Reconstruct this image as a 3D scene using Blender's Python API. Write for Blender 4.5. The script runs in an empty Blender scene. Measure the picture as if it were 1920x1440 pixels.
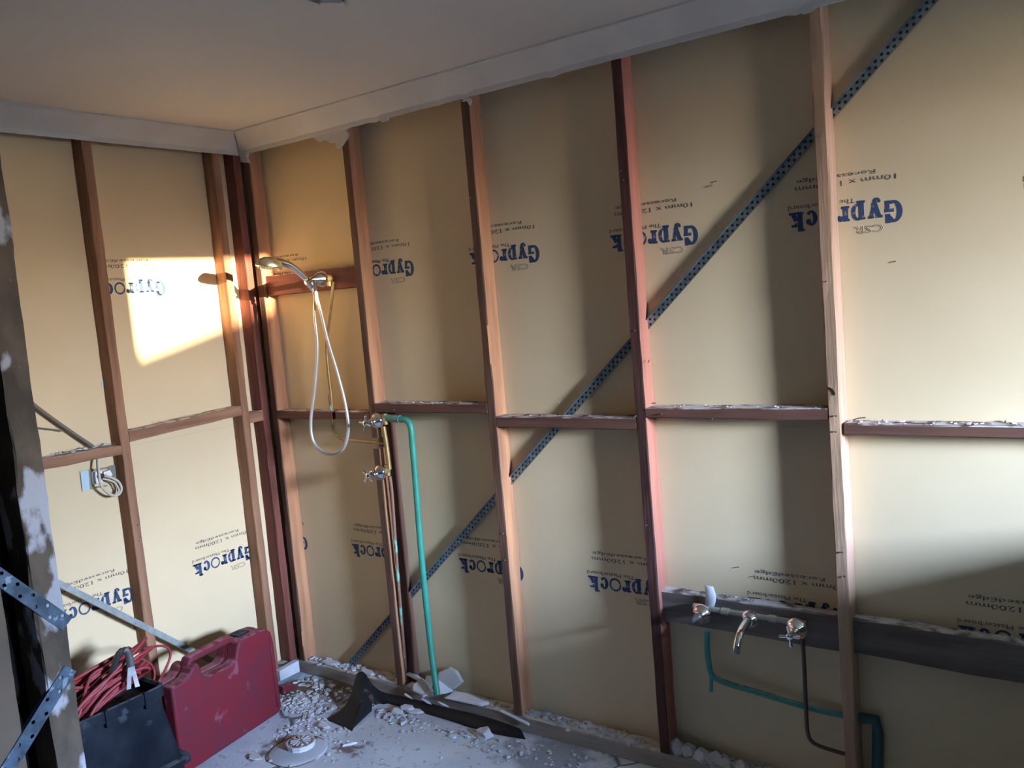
import bpy, bmesh, math, random
from mathutils import Vector, Matrix, noise
random.seed(7)
SC = bpy.context.scene
COL = SC.collection
V = Vector
pi = math.pi

# ------------------------------------------------------------ camera
CAM = V((3.1892, -2.563, 1.6548)); YAW, PITCH, ROLL, FPX = 0.6201, -0.1002, -0.085, 1627.3
def cam_axes():
    cy, sy, cp, sp = math.cos(YAW), math.sin(YAW), math.cos(PITCH), math.sin(PITCH)
    f = V((-sy*cp, cy*cp, sp)); r = V((cy, sy, 0)); u = r.cross(f)
    cr, sr = math.cos(ROLL), math.sin(ROLL)
    return cr*r+sr*u, -sr*r+cr*u, f
RX, UX, FX = cam_axes()
cd = bpy.data.cameras.new('camera'); cam = bpy.data.objects.new('camera', cd); COL.objects.link(cam)
cd.sensor_fit = 'HORIZONTAL'; cd.sensor_width = 36; cd.lens = 36*FPX/1920; cd.clip_start = .02
m = Matrix((RX, UX, -FX)).transposed().to_4x4(); m.translation = CAM
cam.matrix_world = m; SC.camera = cam
def at(px, py, ax, val):
    """measured photograph point -> point on the real plane (axis ax = val)"""
    d = FX + RX*(px-960)/FPX - UX*(py-720)/FPX
    return CAM + d*((val-CAM[ax])/d[ax])

# ------------------------------------------------------------ light and exposure
SUN = V((1, -.12, .05)).normalized()          # towards the low sun
SC.view_settings.view_transform = 'Standard'; SC.view_settings.look = 'None'
SC.view_settings.gamma = 1; SC.view_settings.use_curve_mapping = False
SC.view_settings.exposure = 0.0
SC.cycles.max_bounces = 10; SC.cycles.diffuse_bounces = 3; SC.cycles.use_denoising = True
w = bpy.data.worlds.new('world'); SC.world = w; w.use_nodes = True
nt = w.node_tree; nt.nodes.clear()
def N(nt, t, **k):
    n = nt.nodes.new(t)
    for a, b in k.items(): setattr(n, a, b)
    return n
tc = N(nt, 'ShaderNodeTexCoord'); sx = N(nt, 'ShaderNodeSeparateXYZ'); nt.links.new(tc.outputs['Generated'], sx.inputs[0])
ramp = N(nt, 'ShaderNodeValToRGB'); nt.links.new(sx.outputs[2], ramp.inputs[0])
cr = ramp.color_ramp
cr.elements[0].position = 0.0; cr.elements[0].color = (.10, .10, .10, 1)
cr.elements[1].position = 1.0; cr.elements[1].color = (.45, .75, 1.4, 1)
e = cr.elements.new(.10); e.color = (.47, .62, .82, 1)
e = cr.elements.new(.24); e.color = (.55, .84, 1.35, 1)
dp = N(nt, 'ShaderNodeVectorMath', operation='DOT_PRODUCT'); nt.links.new(tc.outputs['Generated'], dp.inputs[0]); dp.inputs[1].default_value = SUN
mx = N(nt, 'ShaderNodeMath', operation='MAXIMUM'); nt.links.new(dp.outputs['Value'], mx.inputs[0])
pw = N(nt, 'ShaderNodeMath', operation='POWER'); nt.links.new(mx.outputs[0], pw.inputs[0]); pw.inputs[1].default_value = 14
glow = N(nt, 'ShaderNodeMix', data_type='RGBA', blend_type='ADD'); glow.inputs[7].default_value = (.25, .18, .10, 1)
nt.links.new(pw.outputs[0], glow.inputs[0]); nt.links.new(ramp.outputs[0], glow.inputs[6])
bg = N(nt, 'ShaderNodeBackground'); bg.inputs[1].default_value = 470
nt.links.new(glow.outputs[2], bg.inputs[0])
wo = N(nt, 'ShaderNodeOutputWorld'); nt.links.new(bg.outputs[0], wo.inputs[0])
sl = bpy.data.lights.new('sun', 'SUN'); sl.energy = 44; sl.color = (1, .78, .50); sl.angle = math.radians(.55)
so = bpy.data.objects.new('sun', sl); COL.objects.link(so); so.rotation_euler = SUN.to_track_quat('Z', 'Y').to_euler()
WX = 5.2; WY0, WY1, WZ0, WZ1 = -1.243, -.635, 1.33, 2.175     # window opening in the right wall
DY = -3.6; DX0, DX1, DZ1 = 2.3, 3.2, 2.05                   # doorway opening behind the camera
def portal(name, loc, rot, sx_, sy_):
    l = bpy.data.lights.new(name, 'AREA'); l.shape = 'RECTANGLE'; l.size = sx_; l.size_y = sy_
    o = bpy.data.objects.new(name, l); COL.objects.link(o); o.location = loc; o.rotation_euler = rot
    l.cycles.is_portal = True
portal('window_portal', (WX+.1, (WY0+WY1)/2, (WZ0+WZ1)/2), (0, pi/2, 0), WZ1-WZ0, WY1-WY0)

# ------------------------------------------------------------ materials
def mat(name, base, rough=.6, metal=0, var=None, dust=None, bump=0, bscale=60, spec=.4, stretch=None, spots=None, vscale=6):
    """base colour + large noise towards var; dust=(colour, amount) settles on upward faces; spots=(colour, scale, threshold)"""
    M = bpy.data.materials.new(name); M.use_nodes = True; t = M.node_tree; L = t.links.new
    b = t.nodes['Principled BSDF']; b.inputs['Roughness'].default_value = rough; b.inputs['Metallic'].default_value = metal
    b.inputs['Specular IOR Level'].default_value = spec
    tc = N(t, 'ShaderNodeTexCoord'); mp = N(t, 'ShaderNodeMapping'); L(tc.outputs['Object'], mp.inputs[0])
    if stretch: mp.inputs['Scale'].default_value = stretch
    c = N(t, 'ShaderNodeRGB'); c.outputs[0].default_value = (*base, 1); out = c.outputs[0]
    def mixin(fac, col):
        nonlocal out
        x = N(t, 'ShaderNodeMix', data_type='RGBA'); L(fac, x.inputs[0]); L(out, x.inputs[6]); x.inputs[7].default_value = (*col, 1); out = x.outputs[2]
    def rng(src, a, b_, lo=0, hi=1):
        r = N(t, 'ShaderNodeMapRange'); L(src, r.inputs[0]); r.inputs[1].default_value = a; r.inputs[2].default_value = b_
        r.inputs[3].default_value = lo; r.inputs[4].default_value = hi; return r.outputs[0]
    def nz(sc, det=4, vec=mp.outputs[0]):
        n = N(t, 'ShaderNodeTexNoise'); L(vec, n.inputs['Vector']); n.inputs['Scale'].default_value = sc; n.inputs['Detail'].default_value = det; return n.outputs['Fac']
    if var: mixin(rng(nz(vscale), .35, .65), var)
    if spots: mixin(rng(nz(spots[1], 5), spots[2], spots[2]+.04), spots[0])
    if dust:
        g = N(t, 'ShaderNodeNewGeometry'); s = N(t, 'ShaderNodeSeparateXYZ'); L(g.outputs['True Normal'], s.inputs[0])
        up = rng(s.outputs[2], .6, .85); n2 = rng(nz(25, 6, tc.outputs['Object']), .38, .55, 0, dust[1])
        mm = N(t, 'ShaderNodeMath', operation='MULTIPLY'); L(up, mm.inputs[0]); L(n2, mm.inputs[1]); mixin(mm.outputs[0], dust[0])
    L(out, b.inputs['Base Color'])
    if bump:
        bp = N(t, 'ShaderNodeBump'); bp.inputs['Strength'].default_value = bump; bp.inputs['Distance'].default_value = .003
        L(nz(bscale, 6), bp.inputs['Height']); L(bp.outputs[0], b.inputs['Normal'])
    return M
DUST = (.62, .60, .60)
def wood(name, c, c2, axis, rough=.75, dust=.85):
    st = [14, 14, 14]; st[axis] = 1.2
    return mat(name, c, rough, var=c2, dust=(DUST, dust), bump=.5, bscale=9, stretch=st, vscale=2.2, spec=.2)
OR, OR2 = (.47, .235, .125), (.30, .145, .08)
W = {}
for ax, s in ((0, 'x'), (1, 'y'), (2, 'z')):
    W['or'+s] = wood('orange_hardwood_'+s, OR, OR2, ax)
    W['red'+s] = wood('red_hardwood_'+s, (.20, .068, .050), (.12, .042, .032), ax)
    W['br'+s] = wood('brown_hardwood_'+s, (.15, .07, .05), (.09, .045, .035), ax)
    W['tan'+s] = wood('tan_hardwood_'+s, (.46, .30, .215), (.36, .22, .155), ax)
    W['gr'+s] = wood('grey_dusty_timber_'+s, (.17, .14, .125), (.10, .08, .07), ax); W['pl'+s] = wood('pale_dusty_plate_'+s, (.40, .355, .31), (.25, .21, .175), ax)
WF = {'orz': wood('brown_front_face', (.15, .078, .052), (.085, .046, .032), 2), 'redz': wood('dark_red_front_face', (.085, .036, .030), (.048, .024, .021), 2), 'tanz': wood('tan_front_face', (.44, .285, .19), (.33, .21, .135), 2)}  # front faces of the studs get a darker tone than their sides
for ax, q in ((1, 'y'), (2, 'z')): W['lw'+q] = wood('left_frame_hardwood_'+q, (.31, .165, .10), (.20, .10, .06), ax)
W['salmz'] = wood('salmon_side_hardwood', (.42, .175, .125), (.33, .13, .095), 2)
def board_mat():
    M = mat('plasterboard_paper', (.66, .53, .345), .85, var=(.63, .50, .32), spec=.15, vscale=3)
    return M
M_board = board_mat()
M_plaster = mat('white_plaster', (.62, .61, .60), .8, var=(.56, .55, .54), bump=.15, bscale=40, spec=.2)
M_shard = mat('broken_plaster', (.60, .61, .66), .85, var=(.42, .43, .47), bump=.3, bscale=50)
M_ceil = mat('painted_ceiling', (.60, .585, .57), .75, var=(.57, .555, .54), spec=.2, vscale=1.5)
M_galv = mat('galvanised_steel', (.36, .43, .46), .42, .85, var=(.20, .26, .29), vscale=30)
M_galv2 = mat('spangled_blue_steel', (.065, .105, .155), .6, .3, var=(.025, .042, .065), vscale=30, bump=.3, bscale=80, spots=((.17, .23, .29), 38, .62))
M_chrome = mat('chrome', (.80, .80, .82), .10, 1)
M_steel = mat('worn_steel', (.30, .30, .31), .5, .8, var=(.16, .16, .17), vscale=20)
M_dkmetal = mat('dark_forged_steel', (.05, .05, .05), .5, .6)
M_brass = mat('tarnished_brass', (.36, .26, .12), .5, .6, var=(.28, .18, .08), vscale=25)
M_copper = mat('tarnished_copper', (.30, .20, .13), .5, .6, var=(.16, .11, .08), vscale=30)
M_verd = mat('copper_with_verdigris', (.22, .13, .09), .6, .2, spots=((.18, .50, .40), 22, .53), stretch=(1, 1, .35))
M_green = mat('green_pipe_lagging', (.03, .27, .195), .45, var=(.025, .21, .15), spec=.5, vscale=12)
M_dgreen = mat('dusty_green_lagging', (.05, .24, .20), .6, dust=((.35, .45, .47), .7))
M_dkcu = mat('dark_copper', (.09, .065, .05), .5, .3)
M_red = mat('dusty_red_plastic', (.155, .013, .022), .6, var=(.115, .018, .03), dust=((.30, .13, .17), .7), bump=.12, bscale=90, spec=.22, spots=((.19, .055, .08), 11, .62), vscale=9)
M_cord = mat('red_cord_rubber', (.26, .022, .030), .5, var=(.20, .03, .04), dust=((.30, .10, .12), .3))
M_black = mat('black_plastic', (.007, .009, .014), .65, spec=.05, var=(.016, .020, .027), dust=((.12, .13, .15), .6), vscale=8, spots=((.035, .042, .055), 9, .62))
M_memb = mat('black_membrane', (.008, .008, .010), .6, var=(.018, .018, .021), spec=.25, bump=.2, bscale=40)
M_ink = mat('navy_printing_ink', (.030, .060, .135), .8, spots=((.20, .20, .19), 70, .60))
M_ink2 = mat('grey_printing_ink', (.10, .095, .09), .85, spots=((.40, .33, .24), 120, .56))
M_ink3 = mat('pale_outline_ink', (.40, .34, .26), .85)
M_white = mat('white_plastic', (.75, .76, .80), .35)
M_cable = mat('grey_cable_sheath', (.55, .51, .42), .5)
M_dcable = mat('dark_grey_cable', (.16, .14, .115), .6)
M_zinc = mat('yellow_passivated_steel', (.34, .32, .22), .4, .7, var=(.24, .24, .2), vscale=40)
M_blue = mat('pale_blue_film', (.42, .56, .62), .5)
M_tubs = mat('hose_metal', (.82, .82, .83), .38, .6)
M_head = mat('satin_chrome_face', (.72, .70, .58), .24, 1)
M_dark = mat('hollow_black', (.012, .011, .011), .9, spec=.05)  # near-black colour stands in for shade inside hollows
M_post = mat('grimy_grey_timber', (.115, .090, .068), .95, var=(.065, .052, .042), bump=1, bscale=45, spots=((.33, .33, .36), 8.5, .535), stretch=(1, 1, .6), spec=.1, vscale=18)
M_post2 = mat('grimy_brown_timber', (.13, .095, .07), .9, var=(.09, .07, .055), bump=.5, bscale=30)
M_wall = mat('bare_dark_wall', (.10, .095, .09), .9)
M_grass = mat('outside_ground', (.05, .065, .03), .95, var=(.07, .065, .04), vscale=.5)
M_tile = mat('neighbour_roof_tiles', (.20, .09, .06), .8)
M_brick = mat('neighbour_wall', (.30, .22, .17), .9)
M_wframe = mat('window_frame_paint', (.6, .6, .58), .5)
M_pvc = mat('dirty_white_pvc', (.55, .57, .60), .5, dust=((.30, .28, .27), .6))
M_mort = mat('dusty_mortar', (.44, .48, .56), .9, var=(.36, .40, .47), bump=.4, spots=((.16, .10, .075), 9, .60))
M_rust = mat('rusty_grate', (.33, .31, .32), .6, .3, spots=((.16, .07, .04), 25, .5))
M_brownp = mat('brown_adhesive', (.16, .11, .07), .95, var=(.12, .085, .06), vscale=30, bump=.6, bscale=80)

def floor_mat():
    M = bpy.data.materials.new('dusty_concrete'); M.use_nodes = True; t = M.node_tree; L = t.links.new
    b = t.nodes['Principled BSDF']; b.inputs['Roughness'].default_value = .9; b.inputs['Specular IOR Level'].default_value = .15
    tc = N(t, 'ShaderNodeTexCoord'); P_ = tc.outputs['Object']
    def nz(sc, det=5, dist=0):
        n = N(t, 'ShaderNodeTexNoise'); L(P_, n.inputs['Vector']); n.inputs['Scale'].default_value = sc; n.inputs['Detail'].default_value = det; n.inputs['Distortion'].default_value = dist; return n.outputs['Fac']
    def rng(src, a, b_, lo=0, hi=1):
        r = N(t, 'ShaderNodeMapRange'); L(src, r.inputs[0]); r.inputs[1].default_value = a; r.inputs[2].default_value = b_; r.inputs[3].default_value = lo; r.inputs[4].default_value = hi; return r.outputs[0]
    def mth(op, a, b_):
        x = N(t, 'ShaderNodeMath', operation=op)
        for i, q in enumerate((a, b_)):
            if isinstance(q, (int, float)): x.inputs[i].default_value = q
            else: L(q, x.inputs[i])
        return x.outputs[0]
    out = None
    c = N(t, 'ShaderNodeRGB'); c.outputs[0].default_value = (.56, .62, .71, 1); out = c.outputs[0]
    def mixin(fac, col):
        nonlocal out
        x = N(t, 'ShaderNodeMix', data_type='RGBA'); L(fac, x.inputs[0]); L(out, x.inputs[6]); x.inputs[7].default_value = (*col, 1); out = x.outputs[2]
    mixin(rng(nz(3.2), .38, .7, 0, .75), (.40, .45, .53))
    mixin(rng(nz(38), .60, .70, 0, .75), (.20, .20, .22))
    def blob(cx, cy, r, soft, col, amt=1):
        d = N(t, 'ShaderNodeVectorMath', operation='DISTANCE'); L(P_, d.inputs[0]); d.inputs[1].default_value = (cx, cy, .03)
        e = mth('ADD', d.outputs['Value'], rng(nz(14), .3, .7, -.07, .07))
        mixin(rng(e, r-soft, r+soft, amt, 0), col)
    blob(.40, -.12, .13, .05, (.115, .075, .05), .9)     # bare brown bedding by the plate
    blob(.17, -.22, .09, .03, (.16, .12, .085), .9)
    blob(1.52, -.17, .15, .05, (.15, .16, .20), .7)
    blob(.555, -.60, .045, .03, (.12, .07, .05), .8)
    blob(.80, -.47, .02, .015, (.14, .085, .06), .85)
    # screed strip and crack near the plate on the right
    wv = N(t, 'ShaderNodeTexVoronoi', feature='DISTANCE_TO_EDGE'); wv.inputs['Scale'].default_value = 1.05
    nn = N(t, 'ShaderNodeTexNoise'); nn.inputs['Scale'].default_value = 6; L(P_, nn.inputs['Vector'])
    mxv = N(t, 'ShaderNodeMix', data_type='VECTOR'); mxv.inputs[0].default_value = .12; L(P_, mxv.inputs[4]); L(nn.outputs['Color'], mxv.inputs[5]); L(mxv.outputs[1], wv.inputs['Vector'])
    crack = rng(wv.outputs['Distance'], .002, .008, .8, 0); mixin(crack, (.08, .08, .09))
    L(out, b.inputs['Base Color'])
    bp = N(t, 'ShaderNodeBump'); bp.inputs['Strength'].default_value = .8; bp.inputs['Distance'].default_value = .006
    hh = mth('SUBTRACT', mth('ADD', nz(9), mth('MULTIPLY', nz(70), .4)), crack); L(hh, bp.inputs['Height']); L(bp.outputs[0], b.inputs['Normal'])
    return M
M_floor = floor_mat()

# ------------------------------------------------------------ helpers
def link(o, parent):
    COL.objects.link(o)
    if parent is not None:
        o.parent = parent; o.location = -V(parent.get('_w', (0, 0, 0)))
    return o
def obj(name, bm, m, parent=None, smooth=False, bevel=0, bseg=2, auto=None):
    me = bpy.data.meshes.new(name); bmesh.ops.recalc_face_normals(bm, faces=bm.faces); bm.to_mesh(me); bm.free()
    for mm in (m if isinstance(m, (list, tuple)) else [m]): me.materials.append(mm)
    if smooth:
        for p in me.polygons: p.use_smooth = True
        if auto: me.set_sharp_from_angle(angle=math.radians(auto))
    o = bpy.data.objects.new(name, me)
    if bevel:
        b = o.modifiers.new('bevel', 'BEVEL'); b.width = bevel; b.segments = bseg; b.limit_method = 'ANGLE'; b.angle_limit = math.radians(40)
    if parent is None:       # own origin at the base of the thing
        vs = [v.co for v in me.vertices]
        c = V(((min(v.x for v in vs)+max(v.x for v in vs))/2, (min(v.y for v in vs)+max(v.y for v in vs))/2, min(v.z for v in vs)))
        o['_w'] = tuple(c)
        # keep mesh coordinates = world coordinates for the grain; origin moves through a plain offset
        me.transform(Matrix.Translation(-c)); o.location = c
        COL.objects.link(o)
        return o
    pw_ = V(parent.get('_w', (0, 0, 0))); o['_w'] = (0, 0, 0)
    if parent.type == 'EMPTY' or parent.parent is None:
        off = pw_
    else: off = V((0, 0, 0))
    COL.objects.link(o); o.parent = parent; o.location = -off
    return o
def tag(o, label, cat, group=None, kind=None):
    o['label'] = label; o['category'] = cat
    if group: o['group'] = group
    if kind: o['kind'] = kind
    return o
def empty(name, loc, label=None, cat=None, group=None, kind=None):
    o = bpy.data.objects.new(name, None); o.empty_display_size = .05; COL.objects.link(o); o.location = loc; o['_w'] = tuple(loc)
    if label: tag(o, label, cat, group)
    if kind: o['kind'] = kind
    return o
def box(bm, a, b):
    x0, y0, z0 = a; x1, y1, z1 = b
    v = [bm.verts.new(p) for p in ((x0,y0,z0),(x1,y0,z0),(x1,y1,z0),(x0,y1,z0),(x0,y0,z1),(x1,y0,z1),(x1,y1,z1),(x0,y1,z1))]
    for f in ((0,3,2,1),(4,5,6,7),(0,1,5,4),(1,2,6,5),(2,3,7,6),(3,0,4,7)): bm.faces.new([v[i] for i in f])
def loft(bm, rings, close=True, caps=True):
    R = [[bm.verts.new(p) for p in r] for r in rings]; n = len(R[0])
    for a, b in zip(R, R[1:]):
        for i in range(n if close else n-1):
            j = (i+1) % n; bm.faces.new((a[i], a[j], b[j], b[i]))
    if caps and close:
        bm.faces.new(R[0][::-1]); bm.faces.new(R[-1])
    return R
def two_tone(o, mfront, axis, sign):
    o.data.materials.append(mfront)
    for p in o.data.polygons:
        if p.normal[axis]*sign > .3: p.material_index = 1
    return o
def beam(p0, p1, side, depth, w, d, jit=.0012, seg=.07, ch=.003, bites=()):
    """sawn timber: chamfered rectangle swept p0 -> p1, edges slightly uneven; w along side, d along depth"""
    bm = bmesh.new(); p0, p1, side, depth = V(p0), V(p1), V(side), V(depth)
    n = max(2, int((p1-p0).length/seg)); rings = []
    hw, hd = w/2, d/2
    base = [(-hw+ch, -hd), (hw-ch, -hd), (hw, -hd+ch), (hw, hd-ch), (hw-ch, hd), (-hw+ch, hd), (-hw, hd-ch), (-hw, -hd+ch)]
    sd = random.random()*100
    for k in range(n+1):
        c = p0.lerp(p1, k/n); r = []
        for i, (a, b) in enumerate(base):
            ja = noise.noise((sd+i*7, c.x*9+c.y*9, c.z*9))*jit*2+random.uniform(-1, 1)*jit*.35
            jb = noise.noise((sd+i*11+50, c.x*9+c.y*9, c.z*9))*jit*2
            r.append(c+side*(a+ja)+depth*(b+jb))
        rings.append(r)
    loft(bm, rings); return bm
def smoothpath(pts, sub=6):
    pts = [V(p) for p in pts]; out = []
    P_ = [pts[0]*2-pts[1]]+pts+[pts[-1]*2-pts[-2]]
    for i in range(1, len(P_)-2):
        a, b, c, d = P_[i-1:i+3]
        for s in range(sub):
            t = s/sub
            out.append(.5*((2*b)+(c-a)*t+(2*a-5*b+4*c-d)*t*t+(3*b-a-3*c+d)*t**3))
    out.append(pts[-1]); return out
def tube(bm, pts, r, n=10, flat=1, caps=True, smooth=0):
    pts = smoothpath(pts, smooth) if smooth else [V(p) for p in pts]
    rr = r if callable(r) else (lambda t: r)
    prev = None; rings = []
    for i, p in enumerate(pts):
        t = (pts[min(i+1, len(pts)-1)]-pts[max(i-1, 0)]).normalized()
        if prev is None: prev = t.orthogonal().normalized()
        prev = (prev-t*prev.dot(t)).normalized(); q = t.cross(prev)
        R_ = rr(i/(len(pts)-1)); rings.append([p+(prev*math.cos(2*pi*k/n)*flat+q*math.sin(2*pi*k/n))*R_ for k in range(n)])
    loft(bm, rings, caps=caps)
def lathe(bm, prof, origin, axis, n=24):
    """prof: (distance along axis, radius)"""
    axis = V(axis).normalized(); a = axis.orthogonal().normalized(); b = axis.cross(a); o = V(origin)
    rings = [[o+axis*h+(a*math.cos(2*pi*k/n)+b*math.sin(2*pi*k/n))*max(r, 1e-5) for k in range(n)] for h, r in prof]
    loft(bm, rings)
def prism(bm, poly, o, u, v, t):
    """polygon (list of 2D) in the plane o,u,v, thick t along u x v"""
    u, v, o = V(u), V(v), V(o); nn = u.cross(v).normalized()
    A = [bm.verts.new(o+u*a+v*b) for a, b in poly]; B = [bm.verts.new(o+u*a+v*b+nn*t) for a, b in poly]
    bm.faces.new(A[::-1]); bm.faces.new(B)
    for i in range(len(poly)):
        j = (i+1) % len(poly); bm.faces.new((A[i], A[j], B[j], B[i]))
def strap(p0, p1, nrm, wid, pitch, hr, t=.0012, flange=0, fside=1, back=0):
    """punched galvanised strap: two staggered rows of real holes, optional turned edge"""
    p0, p1, nrm = V(p0), V(p1), V(nrm).normalized(); u = (p1-p0).normalized(); v = nrm.cross(u); Lg = (p1-p0).length
    bm = bmesh.new(); hw = wid/2
    def cell(u0, u1, v0, v1, cu, cv):
        o8 = [(u0,v0),((u0+u1)/2,v0),(u1,v0),(u1,(v0+v1)/2),(u1,v1),((u0+u1)/2,v1),(u0,v1),(u0,(v0+v1)/2)]
        an = [math.atan2(b-cv, a-cu) for a, b in o8]
        i8 = [(cu+hr*math.cos(x), cv+hr*math.sin(x)) for x in an]
        L8 = []
        for z in (0, t): L8.append([[bm.verts.new(p0+u*a+v*b+nrm*z) for a, b in q] for q in (o8, i8)])
        for i in range(8):
            j = (i+1) % 8
            for z in (0, 1): bm.faces.new((L8[z][0][i], L8[z][0][j], L8[z][1][j], L8[z][1][i]))
            bm.faces.new((L8[0][1][i], L8[0][1][j], L8[1][1][j], L8[1][1][i]))
    def plain(u0, u1, v0, v1):
        if u1-u0 < 1e-4: return
        for z in (0, t): bm.faces.new([bm.verts.new(p0+u*a+v*b+nrm*z) for a, b in ((u0,v0),(u1,v0),(u1,v1),(u0,v1))])
    for row, (v0, v1) in enumerate(((-hw, 0), (0, hw))):
        st = row*pitch/2; plain(0, st, v0, v1); x = st
        while x+pitch <= Lg:
            cell(x, x+pitch, v0, v1, x+pitch/2, (v0+v1)/2); x += pitch
        plain(x, Lg, v0, v1)
    for s in (-1, 1):
        f = [bm.verts.new(p0+u*a+v*s*hw+nrm*z) for a, z in ((0, 0), (Lg, 0), (Lg, t), (0, t))]; bm.faces.new(f)
    if back:      # added backing strip that darkens the holes from behind
        a = [p0+v*s_*hw-nrm*z_ for s_, z_ in ((-1, back), (1, back), (1, back+t), (-1, back+t))]; loft(bm, [a, [x+u*Lg for x in a]])
    if flange:
        q = v*fside*hw
        a = [p0+q, p0+q+nrm*flange, p0+q+nrm*flange-v*fside*t, p0+q-v*fside*t]
        loft(bm, [a, [x+u*Lg for x in a]])
    return bm

# ------------------------------------------------------------ room shell
F = .03; ZC = 2.3555; ZT = 2.44; D = .07; WS = .035; FRONT = -3.6
wb = empty('wall_back', (2, 0, 0), kind='structure')
wl = empty('wall_left', (0, -1.8, 0), kind='structure')
for (a, b) in (((0, 0, F-.02), (WX, .012, 1.2)), ((0, 0, 1.2003), (WX, .012, ZT))):
    bm = bmesh.new(); box(bm, a, b); obj('plasterboard_sheet', bm, M_board, wb)
for (a, b) in (((-.012, FRONT, F-.02), (0, .012, 1.2)), ((-.012, FRONT, 1.2003), (0, .012, ZT))):
    bm = bmesh.new(); box(bm, a, b); obj('plasterboard_sheet', bm, M_board, wl)
bm = bmesh.new(); box(bm, (-.1, FRONT-.1, -.1), (WX+.1, .1, F)); fl = obj('floor', bm, M_floor); fl['kind'] = 'structure'
fl.data.transform(Matrix.Translation(fl.location)); fl.location = (0, 0, 0); fl['_w'] = (0, 0, 0)
# ceiling with a ragged broken opening
hx0, hx1, hy0, hy1 = 1.51, 1.86, -1.22, -.885
bm = bmesh.new()
for a, b in (((-.1, FRONT-.1), (hx0, .1)), ((hx1, FRONT-.1), (WX+.1, .1)), ((hx0, FRONT-.1), (hx1, hy0)), ((hx0, hy1), (hx1, .1))):
    box(bm, (*a, ZT), (*b, ZT+.013))
ce = obj('ceiling', bm, M_ceil); ce['kind'] = 'structure'; cew = V(ce['_w'])
bm = bmesh.new()
box(bm, (hx0-.6, hy0-.6, ZT+.5), (hx1+.6, hy1+.6, ZT+.52))
for a, b in (((hx0-.62, hy0-.62), (hx0-.6, hy1+.62)), ((hx1+.6, hy0-.62), (hx1+.62, hy1+.62)), ((hx0-.6, hy0-.62), (hx1+.6, hy0-.6)), ((hx0-.6, hy1+.6), (hx1+.6, hy1+.62))):
    box(bm, (*a, ZT+.013), (*b, ZT+.52))
obj('roof_void', bm, M_dark, ce)
bm = bmesh.new(); prism(bm, [(0, 0), (.05, .012), (.07, -.02), (.03, -.05), (.0, -.03)], (hx0-.004, hy1, ZT-.004), (1, 0, -.12), (0, 1, 0), .008)
obj('broken_plaster_flap', bm, M_plaster, ce)
# right wall with the window, wall behind the camera with the doorway
bm = bmesh.new()
for a, b in (((FRONT, F-.02), (.1, WZ0)), ((FRONT, WZ1), (.1, ZT)), ((FRONT, WZ0), (WY0, WZ1)), ((WY1, WZ0), (.1, WZ1))):
    box(bm, (WX, a[0], a[1]), (WX+.09, b[0], b[1]))
wr = obj('wall_right', bm, M_wall); wr['kind'] = 'structure'
bm = bmesh.new(); box(bm, (-.1, FRONT-.1, F-.02), (WX+.09, FRONT, ZT)); o = obj('wall_front', bm, M_wall); o['kind'] = 'structure'
bm = bmesh.new(); box(bm, (3.49, -.62, F-.02), (3.59, -.001, 1.04)); o = obj('low_light_blocker', bm, M_wall); o['kind'] = 'structure'  # added out of view to shade the lower right bays
wn = empty('window_1', (WX+.045, (WY0+WY1)/2, WZ0), kind='structure')
bm = bmesh.new()
box(bm, (WX+.03, WY0-.04, WZ0-.04), (WX+.075, WY1+.04, WZ0)); box(bm, (WX+.03, WY0-.04, WZ1), (WX+.075, WY1+.04, WZ1+.04))
box(bm, (WX+.03, WY0-.04, WZ0), (WX+.075, WY0, WZ1)); box(bm, (WX+.03, WY1, WZ0), (WX+.075, WY1+.04, WZ1))
obj('window_frame', bm, M_wframe, wn)
bm = bmesh.new(); box(bm, (WX-.03, WY0-.05, WZ0-.02), (WX+.03, WY1+.05, WZ0-.001)); obj('window_sill', bm, M_wframe, wn)

# ------------------------------------------------------------ framing of the back wall
SX = [.1074, .7074, 1.3074, 1.9074, 2.5138, 3.46, 4.06, 4.66]
SM = ['orz', 'orz', 'orz', 'redz', 'tanz', 'orz', 'orz', 'orz']
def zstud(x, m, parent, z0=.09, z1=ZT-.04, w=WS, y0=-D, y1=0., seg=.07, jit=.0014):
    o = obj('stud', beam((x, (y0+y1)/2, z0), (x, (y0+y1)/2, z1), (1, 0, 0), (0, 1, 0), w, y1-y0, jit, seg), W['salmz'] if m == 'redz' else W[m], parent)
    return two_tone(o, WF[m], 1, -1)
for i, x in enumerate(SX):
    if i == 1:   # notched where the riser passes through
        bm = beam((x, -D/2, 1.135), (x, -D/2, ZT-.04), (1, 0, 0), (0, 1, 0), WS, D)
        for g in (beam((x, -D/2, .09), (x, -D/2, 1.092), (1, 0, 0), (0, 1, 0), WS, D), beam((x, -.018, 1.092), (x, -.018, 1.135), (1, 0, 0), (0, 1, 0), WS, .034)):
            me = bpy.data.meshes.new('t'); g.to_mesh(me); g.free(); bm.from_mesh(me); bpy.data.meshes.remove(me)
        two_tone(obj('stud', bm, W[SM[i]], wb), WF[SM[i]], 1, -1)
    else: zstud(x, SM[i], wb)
bm = beam((.745, -.018, .09), (.745, -.018, 1.235), (1, 0, 0), (0, 1, 0), .036, .034); o = obj('packing_stud', bm, W['brz'], wb)
bm = beam((0.0, -.035, ZT-.02), (WX, -.035, ZT-.02), (0, 0, 1), (0, 1, 0), .04, D); obj('top_plate', bm, W['brx'], wb)
bm = beam((.07, -.035, .06), (WX, -.035, .06), (0, 0, 1), (0, 1, 0), .06, D, jit=.003); obj('bottom_plate', bm, W['plx'], wb)
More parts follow.
